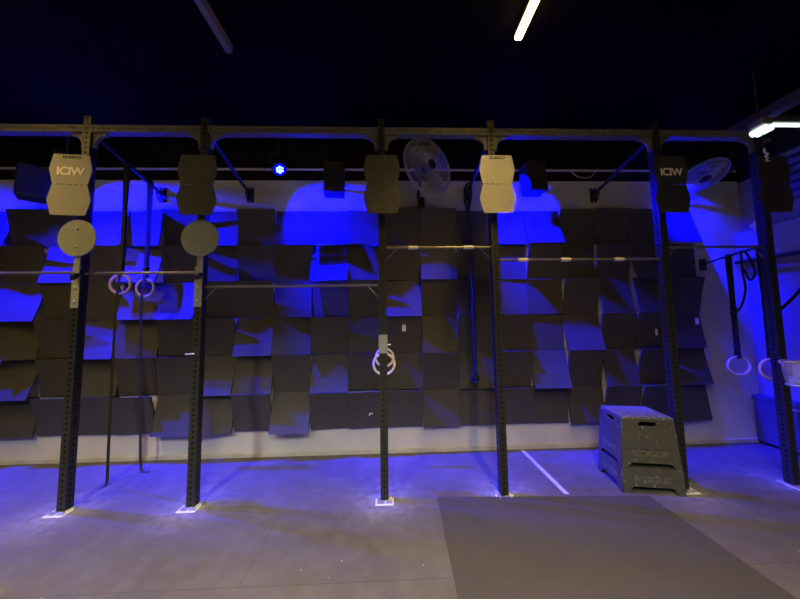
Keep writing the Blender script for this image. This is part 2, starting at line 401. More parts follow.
uplabs = ['black perforated rig upright farthest left, standing beyond the frame', 'black rig upright at far left carrying the lettered grey target board',
          'black rig upright second from left, round grey target on its front', 'black rig upright with wooden rings hanging behind it',
          'black rig upright under the brightest target board, in front of rope', 'rig upright standing just behind the stacked step boxes, blue-lit side',
          'rightmost rig upright, by the blue-lit corner and clear tub']
up['label'] = uplabs[1]
UPS = {1: up}
for i in (0, 2, 3, 4, 5, 6): UPS[i] = dup(up, (PX[i], D, 0), uplabs[i])

# top rails between uprights, and the rail that runs forward from the last one
rl = ['left end of top rail, running out of frame beyond lettered board', 'short top rail between the two uprights with round targets',
      'long unlit top rail from second upright to ringed upright', 'short top rail above the round wire fan',
      'long top rail right of the brightest target board', 'short dark top rail above the steeply tilted fan']
for i in range(6):
    L = PX[i+1]-PX[i]-0.075; b = NB(); perforated(b, L, pitch=0.05, axis='X')
    tag(obj('rig_top_rail', b, M_rail, loc=((PX[i]+PX[i+1])/2, D, BEAM_Z)), rl[i], 'rig rail', 'top rails of the rig')
# pull-up bars
barz = [2.213, 2.204, 2.061, 2.444, 2.309, 2.434]
bl = ['thin steel pull-up bar at far left, running out of frame', 'short pull-up bar behind which two wooden rings hang at left',
      'long and lowest pull-up bar, between round target and ringed upright', 'short pull-up bar with two white grips below the wire fan',
      'long chalk-flecked pull-up bar right of the brightest target board', 'short dark pull-up bar at right below the tilted fan']
for i in range(6):
    x0, x1, z = PX[i]+0.0375, PX[i+1]-0.0375, barz[i]
    t = thing('pull_up_bar', bl[i], 'pull-up bar', ((x0+x1)/2, D, z), group='pull-up bars between the uprights'); L = (x1-x0)/2
    b = NB(); add_tube(b, [(-L, 0, 0), (L, 0, 0)], 0.0145, 12); obj('tube', b, M_bar, t, smooth=True)
    for s in (-1, 1):
        if i in (2, 3, 5): b = NB(); add_tube(b, [(s*(L-0.11), 0, -0.012), (s*(L-0.006), 0, -0.125)], 0.005, 8); obj('brace', b, M_bar, t, smooth=True)
        b = NB(); add_box(b, min(s*L, s*(L-0.006)), -0.03, -0.19, max(s*L, s*(L-0.006)), 0.03, 0.03, 0.001); obj('end_plate', b, M_post, t)
    if i in (3, 4):
        for xx in ((-0.26, 0.31) if i == 3 else (-0.60, -0.15, 0.42)):
            b = NB(); add_tube(b, [(xx-0.05, 0, 0), (xx+0.05, 0, 0)], 0.0195, 12); o = obj('chalked_grip', b, M_chalk, t, smooth=True); o['label'] = 'white chalky grip on the bar'

# struts to the wall
sl = {1: 'slanting black strut behind lettered board at far left, carrying ring straps', 2: 'slanting black strut on wall right of second target board', 3: 'slanting strut hidden behind the third target board',
      4: 'slanting strut behind the brightest target board, rope hanging from it', 5: 'slanting black strut on wall left of the dark lettered board'}
ZS0, ZS1 = 3.655, 3.43
for i in range(1, 6):
    t = thing('wall_strut', sl[i], 'strut', (PX[i], DW, ZS1), group='struts between rig and wall')
    dy = DW-D-0.0375
    b = NB(); add_tube(b, [(0, -dy, ZS0-ZS1), (0, -0.05, 0.0)], 0.02, 10); obj('bar', b, M_post, t, smooth=True)
    b = NB(); add_box(b, -0.045, -0.012, -0.11, 0.045, 0.0, 0.09, 0.002); w = obj('wall_plate', b, M_post, t)
    b = NB()
    for s in (-1, 1):
        add_plate(b, [[(0, -0.09), (-0.05, -0.09), (-0.085, 0.0), (-0.06, 0.04), (0, 0.06)], [(-0.012, -0.07), (-0.042, -0.07), (-0.06, -0.015), (-0.012, -0.015)]], 0.006,
                  T(s*0.032, 0, 0) @ Matrix.Rotation(math.pi/2, 4, 'Z') @ FRONT)
    obj('cheek', b, M_post, w)
    for z in (-0.095, 0.075):
        b = NB(); add_lathe(b, [(0.009, 0.0), (0.009, 0.008), (0.005, 0.010)], 6, T(0, -0.012, z) @ FRONT); obj('bolt', b, M_bolt, w)
def strut_z(y): return ZS0+(ZS1-ZS0)*(y-D-0.0375)/(DW-0.05-D-0.0375)

# ------------------------------------------------------------------ target boards
YB = 2.725
def board(i, px, py, M, label, logo, brand, yaw=0.0):
    c = at(px, py, YB); H = 0.298
    t = thing('target_board', label, 'target board', c, group='double-hexagon target boards')
    KW = 1.07; t.rotation_euler = (0, 0, yaw)
    hx = lambda s: [(KW*x_, z_) for x_, z_ in hx0(s)]
    def hx0(s):
        w = (0.140, 0.170, 0.142) if s > 0 else (0.140, 0.174, 0.136)
        zz = (s*0.005, s*0.149, s*H)
        return [(-a, z) for a, z in zip(w, zz)] + [(a, z) for a, z in reversed(list(zip(w, zz)))]
    b = NB()
    for s in (1, -1): add_plate(b, [hx(s)], 0.006, FRONT)
    for k in range(6):
        x = -0.125+k*0.050; add_box(b, x-0.014, -0.003, -0.006, x+0.014, 0.003, 0.006)
    obj('panel', b, M, t)
    dx = PX[i]-c.x; dy = D-0.0375-YB
    b = NB(); add_box(b, dx-0.03, 0.003, -0.20, dx+0.03, 0.012, 0.20, 0.001); add_box(b, dx-0.02, 0.012, -0.05, dx+0.02, dy-0.006, 0.05, 0.002); add_box(b, dx-0.034, dy-0.006, -0.12, dx+0.034, dy, 0.12, 0.001)
    obj('mount_arm', b, M_post, t)
    if logo: text('logo', 'ICIW', 0.108, M_lettw, t, T(0.0, -0.005, 0.128) @ FRONT, sx=1.02, spacing=0.92, bold=0.003)
    if brand: text('brand_lettering', 'ELEIKO', 0.036, M_lettb, t, T(0.005, -0.0045, 0.27) @ FRONT, sx=1.35, bold=0.0012)
    return t
board(1, 70, 184.7, M_plate, 'grey target board with white letters, farthest left', True, True, 0.09)
board(2, 197, 184.7, M_plate_shaded, 'dark unlettered target board above the second round target', False, False, 0.05)
board(3, 382, 184, M_plate_shaded, 'dull grey target board just left of the wire fan', False, False)
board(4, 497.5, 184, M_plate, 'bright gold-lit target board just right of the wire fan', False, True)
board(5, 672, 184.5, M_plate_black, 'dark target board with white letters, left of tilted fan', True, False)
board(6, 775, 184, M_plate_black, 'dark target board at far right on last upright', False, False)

# ------------------------------------------------------------------ round targets
def disc(i, px, py, label, bolts):
    Y = 2.75; c = at(px, py, Y)
    t = thing('round_target', label, 'round target', c, group='round grey targets')
    b = NB(); add_lathe(b, [(0.168, 0), (0.178, 0.003), (0.178, 0.011), (0.175, 0.014)], 48, T(0, 0.010, 0) @ FRONT); dd = obj('disc', b, M_disc, t, smooth=True)
    for z in bolts:
        b = NB(); add_lathe(b, [(0.011, 0.0), (0.011, 0.006), (0.006, 0.009)], 12, T(0.0, -0.004, z) @ FRONT); obj('bolt', b, M_bolt, dd)
    dx = PX[i]-c.x; dy = D-0.0375-Y
    b = NB(); add_box(b, -0.028, 0.012, -0.335, 0.028, 0.020, 0.12, 0.002); obj('stem', b, M_disc, t)
    b = NB(); add_plate(b, [[(0.0, -0.335), (0.0, -0.29), (-dy+0.02+0.0, -0.33), (-dy+0.02, -0.40)]], 0.045, T(-0.005 + dx*0.5, dy-0.002, 0) @ Matrix.Rotation(math.pi/2, 4, 'Z') @ FRONT)
    obj('arm', b, M_post, t)
    b = NB(); add_box(b, dx-0.037, dy-0.006, -0.66, dx+0.037, dy, -0.26, 0.001); pp = obj('mount_plate', b, M_disc, t)
    for z in (-0.47, -0.60):
        b = NB(); add_lathe(b, [(0.012, 0.0), (0.012, 0.007), (0.007, 0.010)], 8, T(dx, dy-0.006, z) @ FRONT); obj('bolt', b, M_bolt, pp)
disc(1, 77, 238, 'round grey target with two bolts on the far left upright', (0.09, -0.08))
disc(2, 200, 238, 'plain round grey target on the second upright from left', (-0.10,))

# sleeve and pin on uprights
t = thing('post_sleeve', 'short bare metal sleeve clamped on the upright above wooden rings', 'sleeve', (PX[3], D, 0)); zz = at(384, 344, D-0.04).z
b = NB(); add_box(b, -0.043, -0.043, zz-0.09, 0.043, -0.0375, zz+0.09, 0.001); add_box(b, -0.043, -0.0375, zz-0.09, -0.0375, 0.043, zz+0.09); add_box(b, 0.0375, -0.0375, zz-0.09, 0.043, 0.043, zz+0.09); obj('jacket', b, M_bolt, t)
b = NB(); add_tube(b, [(0.043, -0.02, zz-0.01), (0.075, -0.02, zz-0.01)], 0.008, 8); obj('pin', b, M_bolt, t)
t = thing('locking_pin', 'chrome locking pin sticking out of second upright at mid height', 'pin', at(197, 354, D-0.05))
b = NB(); add_tube(b, [(-0.11, 0, 0), (0.02, 0, 0)], 0.009, 8); obj('shank', b, M_bolt, t, smooth=True)
b = NB(); add_box(b, -0.02, -0.012, -0.02, 0.03, 0.012, 0.05, 0.003); obj('head', b, M_post, t)

# ------------------------------------------------------------------ gymnastic rings
M_ring_chalk = mat('chalk_white_wood', (0.74, 0.66, 0.56), 0.7, var=0.12, scale=25)
def ring_thing(label, c, ztop, tail=None, M=None, rr=0.105, face=(1, 0, 0), strapw=0.04, thick=0.014):
    c = Vector(c); t = thing('gymnastic_ring', label, 'gymnastic ring', c, group='wooden gymnastic rings on straps')
    u = Vector(face).normalized()
    b = NB(); add_tube(b, torus_pts((0, 0, 0), rr, 40, u, (0, 0, 1)), thick, 12, closed=True); obj('ring', b, M or M_wood, t, smooth=True)
    top = ztop-c.z; nrm = Vector((u.y, -u.x, 0))
    b = NB()
    for s in (-1, 1): add_ribbon(b, [nrm*0.021*s+Vector((0, 0, rr-0.005)), nrm*0.016*s+Vector((0, 0, rr+0.1)), nrm*0.012*s+Vector((0, 0, top*0.6)), nrm*0.024*s+Vector((0, 0, top))], strapw, 0.003, u)
    add_ribbon(b, [nrm*0.021+Vector((0, 0, rr-0.005)), Vector((0, 0, rr-0.020)), nrm*-0.021+Vector((0, 0, rr-0.005))], strapw, 0.003, u)
    add_ribbon(b, [nrm*0.024+Vector((0, 0, top)), Vector((0, 0, top+0.026)), nrm*-0.024+Vector((0, 0, top))], strapw, 0.003, u)
    obj('strap', b, M_strap, t)
    if tail:
        b = NB(); add_ribbon(b, smooth_path([Vector(p)-c for p in tail], 6), strapw*0.75, 0.0025, u); obj('strap_tail', b, M_strap, t)
    b = NB(); add_box(b, -0.024, -0.02, 0, 0.024, 0.02, 0.05, 0.004, T(0, 0, rr+0.10)); obj('buckle', b, M_bolt if False else M_black, t)
    return t
X1 = PX[1]
ring_thing('left one of two wooden rings hanging over the left pull-up bar', (X1+0.01, 3.265, 2.15), strut_z(3.265)-0.02,
           [(X1+0.02, 3.25, 2.30), (X1+0.0, 3.24, 2.0), (X1-0.01, 3.25, 1.2), (X1-0.01, 3.26, 0.3), (X1+0.0, 3.25, 0.03), (X1-0.01, 3.20, 0.006)], face=(1, 0.05, 0))
ring_thing('right one of two wooden rings hanging over the left pull-up bar', (X1+0.05, 3.54, 2.14), strut_z(3.54)-0.02,
           [(X1+0.06, 3.525, 2.30), (X1+0.03, 3.52, 2.0), (X1+0.06, 3.52, 1.2), (X1+0.10, 3.52, 0.35), (X1+0.12, 3.52, 0.06), (X1+0.16, 3.50, 0.008), (X1+0.24, 3.50, 0.005)], face=(1, -0.05, 0))
ring_thing('nearer wooden ring behind the middle upright, chalk-white', (PX[3], 3.12, 1.235), strut_z(3.12)-0.02, M=M_ring_chalk, rr=0.112)
ring_thing('farther wooden ring behind the middle upright, half hidden', (PX[3], 3.46, 1.26), strut_z(3.46)-0.02, M=M_ring_chalk, rr=0.105)
# wall bar at right with straps
A0, A1 = Vector((PX[6]+0.0, D+0.0375, 2.455)), Vector((4.385, DW-0.012, 2.43))
t = thing('strap_bar', 'thin black bar between last upright and wall, straps hung on it', 'bar', A1)
b = NB(); add_tube(b, [A0-A1, Vector((0, 0, 0))], 0.013, 8); obj('tube', b, M_post, t, smooth=True)
b = NB(); add_box(b, -0.05, -0.0, -0.09, 0.05, 0.012, 0.07, 0.002); obj('wall_plate', b, M_post, t)
def onbar(y): return A1+(A0-A1)*((y-A1.y)/(A0.y-A1.y))
q = onbar(3.37); rc = Vector((4.225, 3.37, 1.09))
ring_thing('blue-lit ring hanging free on grey wall left of last upright', (q.x+0.01, 3.37, 1.095), q.z, rr=0.106, face=(0.95, -0.31, 0))
q2 = onbar(2.99)
ring_thing('blue-lit ring half hidden behind the rightmost upright', (q2.x+0.06, 2.99, 1.12), q2.z, rr=0.106, face=(0.95, -0.31, 0))
q3 = onbar(3.17)
t = thing('hanging_strap', 'black strap looped from thin bar and hooked back to ring strap', 'strap', q3)
e = Vector((q.x, 3.36, 1.78))-q3
b = NB(); add_ribbon(b, smooth_path([(0, 0, 0.02), (0.0, 0, -0.25), (0.01, 0.0, -0.45), (0.0, 0.06, -0.66), (-0.04, 0.12, -0.72), e+Vector((0.02, -0.03, -0.02))], 6), 0.04, 0.006, (1, 0.3, 0)); obj('loop', b, M_strap, t)
b = NB(); add_ribbon(b, smooth_path([(0.02, -0.02, 0.018), (0.08, -0.03, -0.12), (0.11, -0.03, -0.26), (0.05, -0.02, -0.33), (0.0, -0.015, -0.2)], 6), 0.045, 0.006, (1, 0.3, 0)); obj('folded_tail', b, M_strap, t)
b = NB(); add_tube(b, torus_pts(e, 0.045, 20, (1, 0.3, 0), (0, 0, 1)), 0.014, 8, closed=True); obj('hook', b, M_black, t, smooth=True)
t0 = at(772, 275, D+0.03)
b = NB(); add_ribbon(b, smooth_path([(PX[6]+0.04, D, 2.22), (PX[6]+0.045, 2.90, 2.0), (PX[6]+0.055, 2.92, 1.82), (PX[6]+0.11, 2.94, 1.73), (PX[6]+0.20, 2.96, 1.75), (PX[6]+0.5, 3.0, 1.95), (XR-0.16, 3.05, 2.25), (XR-0.16, 3.05, 2.42)], 6), 0.03, 0.004, (0.3, 0.3, 1))
for v in b.verts: v.co -= Vector((PX[6]+0.04, D, 2.22))
tag(obj('slack_strap', b, M_strap, loc=(PX[6]+0.04, D, 2.22)), 'slack black strap sagging from rightmost upright to the right wall', 'strap')

# ------------------------------------------------------------------ rope by the fourth upright
ty = 3.60; t = thing('climbing_rope', 'dark thin rope with a knotted end hanging left of fourth upright', 'rope', (PX[4]-0.03, ty, strut_z(ty)))
zt = strut_z(ty); x = 0.0; b = NB(); pts = []
for k in range(40): pts.append((0.006*math.sin(k*0.9)+(-0.01 if k < 8 else 0.01*k/40), 0.004*math.cos(k*0.7), -0.02-(zt-1.02)*k/39))
add_tube(b, pts, 0.014, 8); obj('rope', b, M_rope, t, smooth=True)
b = NB(); add_tube(b, [(0.045*math.cos(a)*math.cos(2*a), 0.03*math.sin(a*3), -(zt-0.97)+0.045*math.sin(2*a)) for a in [2*math.pi*i/40 for i in range(40)]], 0.014, 8, closed=True); obj('knot', b, M_rope, t, smooth=True)
b = NB(); add_tube(b, smooth_path([(0, 0, 0.03), (-0.05, 0, -0.05), (-0.055, 0, -0.22), (-0.02, 0, -0.36), (0.02, 0, -0.22), (0.035, 0, -0.05), (0, 0, 0.03)], 6), 0.012, 8); obj('hanger_loop', b, M_strap, t, smooth=True)

# ------------------------------------------------------------------ fans
def fan(label, c, R, n, roll, spin, bright, arm):
    c = Vector(c); n = Vector(n).normalized()
    t = thing('wall_fan', label, 'fan', c, group='wire-cage fans')
    z = n; xx = Vector((0, 0, 1)).cross(z).normalized(); yy = z.cross(xx)
    Mx = Matrix((xx, yy, z)).transposed().to_4x4() @ Matrix.Rotation(roll, 4, 'Z')
    def grille(sign, name):
        b = NB(); dep = 0.075*R/0.35
        for rr_, zz in ((1.0, 0.012), (0.80, dep*0.62), (0.6, dep*0.86), (0.38, dep*0.98), (0.18, dep)):
            add_tube(b, torus_pts((0, 0, sign*zz), R*rr_, 48, (1, 0, 0), (0, 1, 0)), 0.006 if rr_ == 1.0 else 0.0024, 6, closed=True)
        for k in range(64):
            a = 2*math.pi*k/64
            add_tube(b, [(R*q_*math.cos(a), R*q_*math.sin(a), sign*zz) for q_, zz in ((1.0, 0.012), (0.8, dep*0.62), (0.6, dep*0.86), (0.38, dep*0.98), (0.16, dep))], 0.0024, 4)
        for v in b.verts: v.co = Mx @ v.co
        return obj(name, b, M_cage, t, smooth=True)
    grille(1, 'front_grille'); grille(-1, 'rear_grille')
    b = NB(); add_lathe(b, [(0.02, -0.02), (0.055, -0.015), (0.055, 0.03), (0.02, 0.045)], 20, Mx); obj('hub', b, M_black, t, smooth=True)
    b = NB(); add_lathe(b, [(0.05, 0), (0.062, 0.006), (0.05, 0.012)], 20, Mx @ T(0, 0, 0.075*R/0.35-0.004)); obj('badge', b, M_black, t, smooth=True)
    b = NB(); add_lathe(b, [(0.06, -0.19), (0.08, -0.17), (0.08, -0.09), (0.05, -0.07), (0.05, -0.015)], 20, Mx); obj('motor', b, M_black, t, smooth=True)
    for k in range(3):
        b = NB(); rows = []
        for i in range(9):
            s = i/8; rad = 0.05+(R*0.92-0.05)*s; w0 = 0.035+0.075*math.sin(math.pi*min(1, s*0.85)); tw = 0.6-0.35*s
            row = []
            for j in range(5):
                q_ = (j/4-0.5)*2*w0*R/0.35
                row.append(b.verts.new((rad, q_*math.cos(tw)+0.03*s, q_*math.sin(tw)*0.6+0.005)))
            rows.append(row)
        for i in range(8):
            for j in range(4): b.faces.new((rows[i][j], rows[i+1][j], rows[i+1][j+1], rows[i][j+1]))
        bmesh.ops.solidify(b, geom=b.faces[:], thickness=0.003)
        mm = Mx @ Matrix.Rotation(spin+2*math.pi*k/3, 4, 'Z')
        for v in b.verts: v.co = mm @ v.co
        obj('blade', b, M_blade_lit if (k == 0 and bright) else M_blade, t, smooth=True)
    b = NB(); arm(b, Mx); obj('bracket', b, M_post, t, smooth=True)
    return t
def arm1(b, Mx):
    back = Mx @ Vector((0, 0, -0.15)); wall = Vector((-0.05, DW-0.012-3.38, -0.28))
    add_tube(b, smooth_path([back, (back.x-0.02, back.y+0.03, -0.20), (back.x-0.03, back.y+0.08, -0.30), wall], 5), 0.022, 10)
    add_box(b, wall.x-0.05, wall.y-0.004, wall.z-0.08, wall.x+0.05, wall.y+0.012, wall.z+0.08, 0.003)
    add_tube(b, [(back.x-0.04, back.y-0.13, -0.50), (back.x-0.03, back.y+0.03, -0.28)], 0.012, 8)
fc = at(428, 167, 3.38)
fan('round wire-cage fan left of the brightest target board', fc, 0.355, (0.52, -0.85, 0.02), 0.0, -1.1, True, arm1)
fc2 = at(703, 176.5, 3.48)
def arm2(b, Mx):
    back = Mx @ Vector((0, 0, -0.15)); loc = lambda px, py, y: at(px, py, y)-fc2
    add_tube(b, smooth_path([back, back+Vector((0.12, 0.1, 0.0)), loc(729, 171, 3.5), loc(731.5, 166, 3.55), loc(730, 157, 3.6), loc(728, 147, 3.65), Vector((loc(728, 147, 3.65).x, DW-fc2.y, loc(728, 147, 3.65).z+0.05))], 5), 0.016, 8)
fan('steeply tilted blue-lit wire fan by the right corner', fc2, 0.255, (-0.03, -0.466, -0.885), 0.0, 0.9, False, arm2)

# ------------------------------------------------------------------ loudspeakers
def speaker(px, py, label, yaw):
    c = at(px, py, 3.58); t = thing('loudspeaker', label, 'loudspeaker', c, yaw, group='wall loudspeakers')
    b = NB(); add_box(b, -0.13, -0.10, -0.205, 0.13, 0.10, 0.205, 0.012, Matrix.Rotation(-0.10, 4, 'X')); obj('cabinet', b, M_black, t)
    b = NB(); add_box(b, -0.118, -0.112, -0.19, 0.118, -0.098, 0.19, 0.006, Matrix.Rotation(-0.10, 4, 'X')); obj('grille', b, M_strap, t)
    b = NB(); inv = Matrix.Rotation(-yaw, 4, 'Z'); wy = DW-c.y
    add_tube(b, [(0, 0.09, 0), inv @ Vector((0, wy-0.01, -0.02))], 0.02, 8); v0 = inv @ Vector((0, wy, -0.02))
    add_box(b, -0.05, -0.012, -0.07, 0.05, 0.0, 0.07, 0.002, T(*v0) @ inv); obj('bracket', b, M_post, t)
speaker(334.5, 180, 'black loudspeaker right of the shining blue spotlight', 0.12)
speaker(533, 179, 'black loudspeaker right of the brightest target board', 0.12)
speaker(34, 184, 'black loudspeaker left of the lettered grey target board', 0.75)

# pipe and cable along the wall top
b = NB(); add_tube(b, [(XL+0.1, DW-0.02, 3.775), (XR-0.05, DW-0.02, 3.775)], 0.017, 10); tag(obj('conduit_pipe', b, M_pipe, smooth=True), 'long pale conduit pipe running along the top of back wall', 'pipe')
a0, a1 = at(571, 173, DW-0.03), at(596, 173, DW-0.03)
b = NB(); add_tube(b, smooth_path([Vector((0, 0, 0.02)), (a1-a0)*0.25+Vector((0, -0.01, -0.06)), (a1-a0)*0.5+Vector((0, -0.015, -0.078)), (a1-a0)*0.75+Vector((0, -0.01, -0.06)), (a1-a0)+Vector((0, 0, 0.02))], 6), 0.007, 6)
tag(obj('loose_cable', b, M_pipe, loc=a0, smooth=True), 'loose pale cable sagging below conduit left of dark lettered board', 'cable')

# ------------------------------------------------------------------ blue spotlights
def par(px, py, label, wide=0):
    c = at(px, py, 3.56); t = thing('par_spotlight', label, 'spotlight', c, group='blue spotlights along the wall')
    d = Vector((0.52, -0.44, -0.73)).normalized()
    z = d; xx = Vector((0, 0, 1)).cross(z).normalized(); yy = z.cross(xx); Mx = Matrix((xx, yy, z)).transposed().to_4x4()
    b = NB(); add_lathe(b, [(0.03, -0.17), (0.07, -0.155), (0.085, -0.10), (0.088, -0.015), (0.080, -0.012), (0.078, -0.03)], 24, Mx); obj('can', b, M_black, t, smooth=True)
    b = NB(); add_lathe(b, [(0.076, -0.022), (0.076, -0.012), (0.05, -0.008)], 24, Mx); ln = obj('lens', b, M_lens, t, smooth=True)
    for k in range(7):
        r_ = 0.0 if k == 6 else 0.036; a = k*math.pi/3
        b = NB(); add_lathe(b, [(0.013, -0.010), (0.013, -0.004), (0.006, 0.0)], 10, Mx @ T(r_*math.cos(a), r_*math.sin(a), 0)); obj('led', b, M_led, ln, smooth=True)
    b = NB(); add_tube(b, [xx*0.10-z*0.09, xx*0.10-z*0.09+Vector((0, 0, 0.14)), -xx*0.10-z*0.09+Vector((0, 0, 0.14)), -xx*0.10-z*0.09], 0.008, 8)
    mid = -z*0.09+Vector((0, 0, 0.14)); add_tube(b, [mid, Vector((mid.x, mid.y, ZC-c.z))], 0.012, 8); obj('yoke', b, M_post, t)
    l = bpy.data.lights.new('blue_beam', 'SPOT'); l.energy = BLUE_WATT[wide]; l.color = BLUE_COLOR; l.spot_size = math.radians(BLUE_SIZE[wide]); l.spot_blend = BLUE_BLEND; l.shadow_soft_size = 0.025
    lo = bpy.data.objects.new('blue_beam', l); C.objects.link(lo); lo.parent = t; lo.location = z*0.02
    zz = -BLUE_AIM[wide].normalized(); ya = Vector((0, 1, 0)); ya = (ya-zz*ya.dot(zz)).normalized(); xa = ya.cross(zz)
    mr = Matrix((xa, ya, zz)).transposed(); lo.rotation_euler = mr.to_euler(); lo.scale = (1.0, BLUE_NARROW[wide], 1.0)
par(66, 168, 'blue spotlight hidden behind the lettered grey target board')
par(280, 170, 'shining blue spotlight facing out below ceiling, left of centre')
par(495, 170, 'blue spotlight hidden behind the brightest target board')
par(668, 171, 'blue spotlight hidden behind the dark lettered target board', 1)
par(-150, 165, 'blue spotlight beyond the left edge of the frame')

# ------------------------------------------------------------------ ceiling lights
def linear(x, y0, y1, z, diff, label, w=0.055, lamp=None):
    t = thing('linear_ceiling_light', label, 'ceiling light', (x, (y0+y1)/2, z), group='linear ceiling lights'); L = (y1-y0)/2
    b = NB(); add_box(b, -w/2+0.004, -L, 0.008, w/2-0.004, L, 0.055, 0.003); obj('housing', b, M_alu, t)
    b = NB(); add_box(b, -w/2, -L+0.004, -0.03, w/2, L-0.004, 0.008, 0.006); obj('diffuser', b, diff, t)
    for s in (-1, 1):
        b = NB(); add_tube(b, [(0, s*L*0.8, 0.075), (0, s*L*0.8, ZC-z)], 0.006, 6); obj('hanger', b, M_alu, t)
    if lamp:
        l = bpy.data.lights.new('tube_light', 'AREA'); l.shape = 'RECTANGLE'; l.size = w; l.size_y = 2*L-0.02; l.color = lamp[0]; l.energy = lamp[1]; l.spread = math.radians(lamp[2])
        lo = bpy.data.objects.new('tube_light', l); C.objects.link(lo); lo.parent = t; lo.location = (0, 0, -0.032)
WL, CL = (WARM_COLOR, WARM_WATT, WARM_SPREAD), (COOL_COLOR, COOL_WATT, COOL_SPREAD)
linear(1.10, -0.15, 2.20, 4.07, M_diff_warm, 'glowing warm yellow ceiling light at top right of centre', lamp=WL)
linear(-1.375, 0.0, 2.37, 4.07, M_diff_off, 'unlit grey ceiling light at top left')
linear(-3.85, 0.0, 2.30, 4.07, M_diff_warm, 'glowing warm ceiling light beyond the left edge of frame', lamp=WL)
for x, k in ((-2.6, 1.15), (0.0, 1.0), (2.6, 0.12)): linear(x, -2.6, -0.6, 4.02, M_diff_cool, 'glowing neutral ceiling light behind the camera', 0.08, (CL[0], CL[1]*k, CL[2]))
# two white battens in the right corner
t = thing('batten_light', 'white tube batten seen side on at upper right edge', 'ceiling light', (4.81, 3.13, 4.0), group='white corner battens')
b = NB(); add_box(b, -0.20, -0.04, 0.018, 0.20, 0.04, 0.10, 0.01); obj('housing', b, M_alu, t)
b = NB(); add_tube(b, [(-0.19, 0, 0), (0.19, 0, 0)], 0.023, 12); obj('tube', b, M_tube_cool, t, smooth=True)
b = NB(); add_tube(b, [(0.02, 0, 0.10), (0.02, 0, ZC-4.0)], 0.008, 6); obj('hanger', b, M_alu, t)
c = at(762.5, 131, 2.55); BZ = c.z
t = thing('batten_light', 'white tube batten seen end on above the last upright', 'ceiling light', c, group='white corner battens')
b = NB(); add_box(b, -0.06, -0.05, 0.045, 0.05, 0.07, 0.11, 0.01); obj('housing', b, M_alu, t)
b = NB()
for xx in (-0.028, 0.022): add_tube(b, [(xx, -0.05, 0.005), (xx, 0.06, 0.005)], 0.032, 12)
obj('tube', b, M_tube_cool, t, smooth=True)
b = NB(); add_tube(b, [(0, 0.02, 0.11), (0, 0.02, ZC-c.z)], 0.006, 6); obj('hanger', b, M_post, t)
c = at(767, 156, 2.56); t = thing('cable_tie', 'white twisted cable tie hanging below the end-on batten', 'cable tie', c)
b = NB(); add_tube(b, smooth_path([(-0.022, 0, 0.075), (-0.018, 0, 0.035), (0.012, 0, 0.02), (-0.015, 0, -0.005), (0.004, 0, -0.02), (-0.012, 0, -0.045), (0.02, 0, -0.05)], 5), 0.008, 6); obj('tie', b, M_white, t, smooth=True)
b = NB(); add_tube(b, [(-0.022, 0, 0.07), (-0.022, 0, BZ-c.z-0.008)], 0.003, 6); obj('cord', b, M_black, t)

# louvred vent, towel on the ledge
t = thing('louvre_vent', 'pale slatted vent high on the right wall at frame edge', 'vent', (XR, 3.1, 3.45))
b = NB(); add_box(b, -0.02, -0.45, -0.32, 0.0, 0.46, 0.32); obj('backing', b, M_black, t)
for k in range(6):
    z = -0.27+k*0.105; b = NB(); add_box(b, -0.055, -0.45, z-0.028, -0.02, 0.46, z+0.028, 0.004, None); obj('slat', b, M_slat, t)
c = at(773, 226, 3.45); c = Vector((XR-0.075, 3.60, 2.86)); b = NB(); bmesh.ops.create_icosphere(b, subdivisions=3, radius=1.0)
for v in b.verts:
    n = 0.75+0.25*math.sin(5*v.co.x+2)*math.cos(4*v.co.y)+0.12*math.sin(9*v.co.z+3*v.co.x)
    v.co = Vector((v.co.x*0.05*n, v.co.y*0.06*n, max(0.0, 0.05+v.co.z*0.06*n)))
tag(obj('crumpled_towel', b, M_white, loc=c, smooth=True), 'crumpled white towel on the blue-lit ledge at right', 'towel')

# low box in the corner
t = thing('storage_box', 'knee-high dark box against the right wall in blue light', 'storage box', (4.955, 3.40, 0))
b = NB(); add_box(b, -0.06, -0.40, 0.03, 0.06, 0.385, 0.60, 0.02); obj('body', b, M_bin, t)
b = NB(); add_box(b, -0.068, -0.405, 0.575, 0.062, 0.39, 0.635, 0.012); obj('lid', b, M_bin, t)
for y in (-0.34, 0.33):
    b = NB(); add_box(b, -0.05, y-0.04, 0.0, 0.05, y+0.04, 0.03, 0.004); obj('foot', b, M_black, t)
b = NB(); add_box(b, -0.075, -0.12, 0.535, -0.06, 0.02, 0.56, 0.003); obj('latch', b, M_bolt, t)

# clear plastic tub fixed to the last upright
c = at(800, 362, 2.72); c = Vector((PX[6]+0.015, 2.715, 1.235))
t = thing('clear_tub', 'clear plastic-lined tub fixed to the rightmost upright', 'tub', c)
b = NB(); n = 32
prof = [(0.165, 0.0), (0.17, -0.03), (0.155, -0.10), (0.14, -0.20), (0.125, -0.235), (0.05, -0.24)]
rg = []
for r_, z in prof:
    rg.append([b.verts.new((r_*(1+0.03*math.sin(5*a+z*40))*math.cos(a), 0.6*r_*(1+0.03*math.sin(5*a+z*40))*math.sin(a), z+0.008*math.sin(4*a))) for a in [2*math.pi*i/n for i in range(n)]])
for i in range(len(prof)-1):
    for j in range(n): b.faces.new((rg[i][j], rg[i][(j+1) % n], rg[i+1][(j+1) % n], rg[i+1][j]))
b.faces.new(rg[-1]); obj('liner', b, M_clear, t, smooth=True)
b = NB(); add_tube(b, [(0.168*math.cos(a), 0.6*0.168*math.sin(a), 0.008*math.sin(4*a)) for a in [2*math.pi*i/40 for i in range(40)]], 0.010, 8, closed=True); obj('rim', b, M_pipe, t, smooth=True)
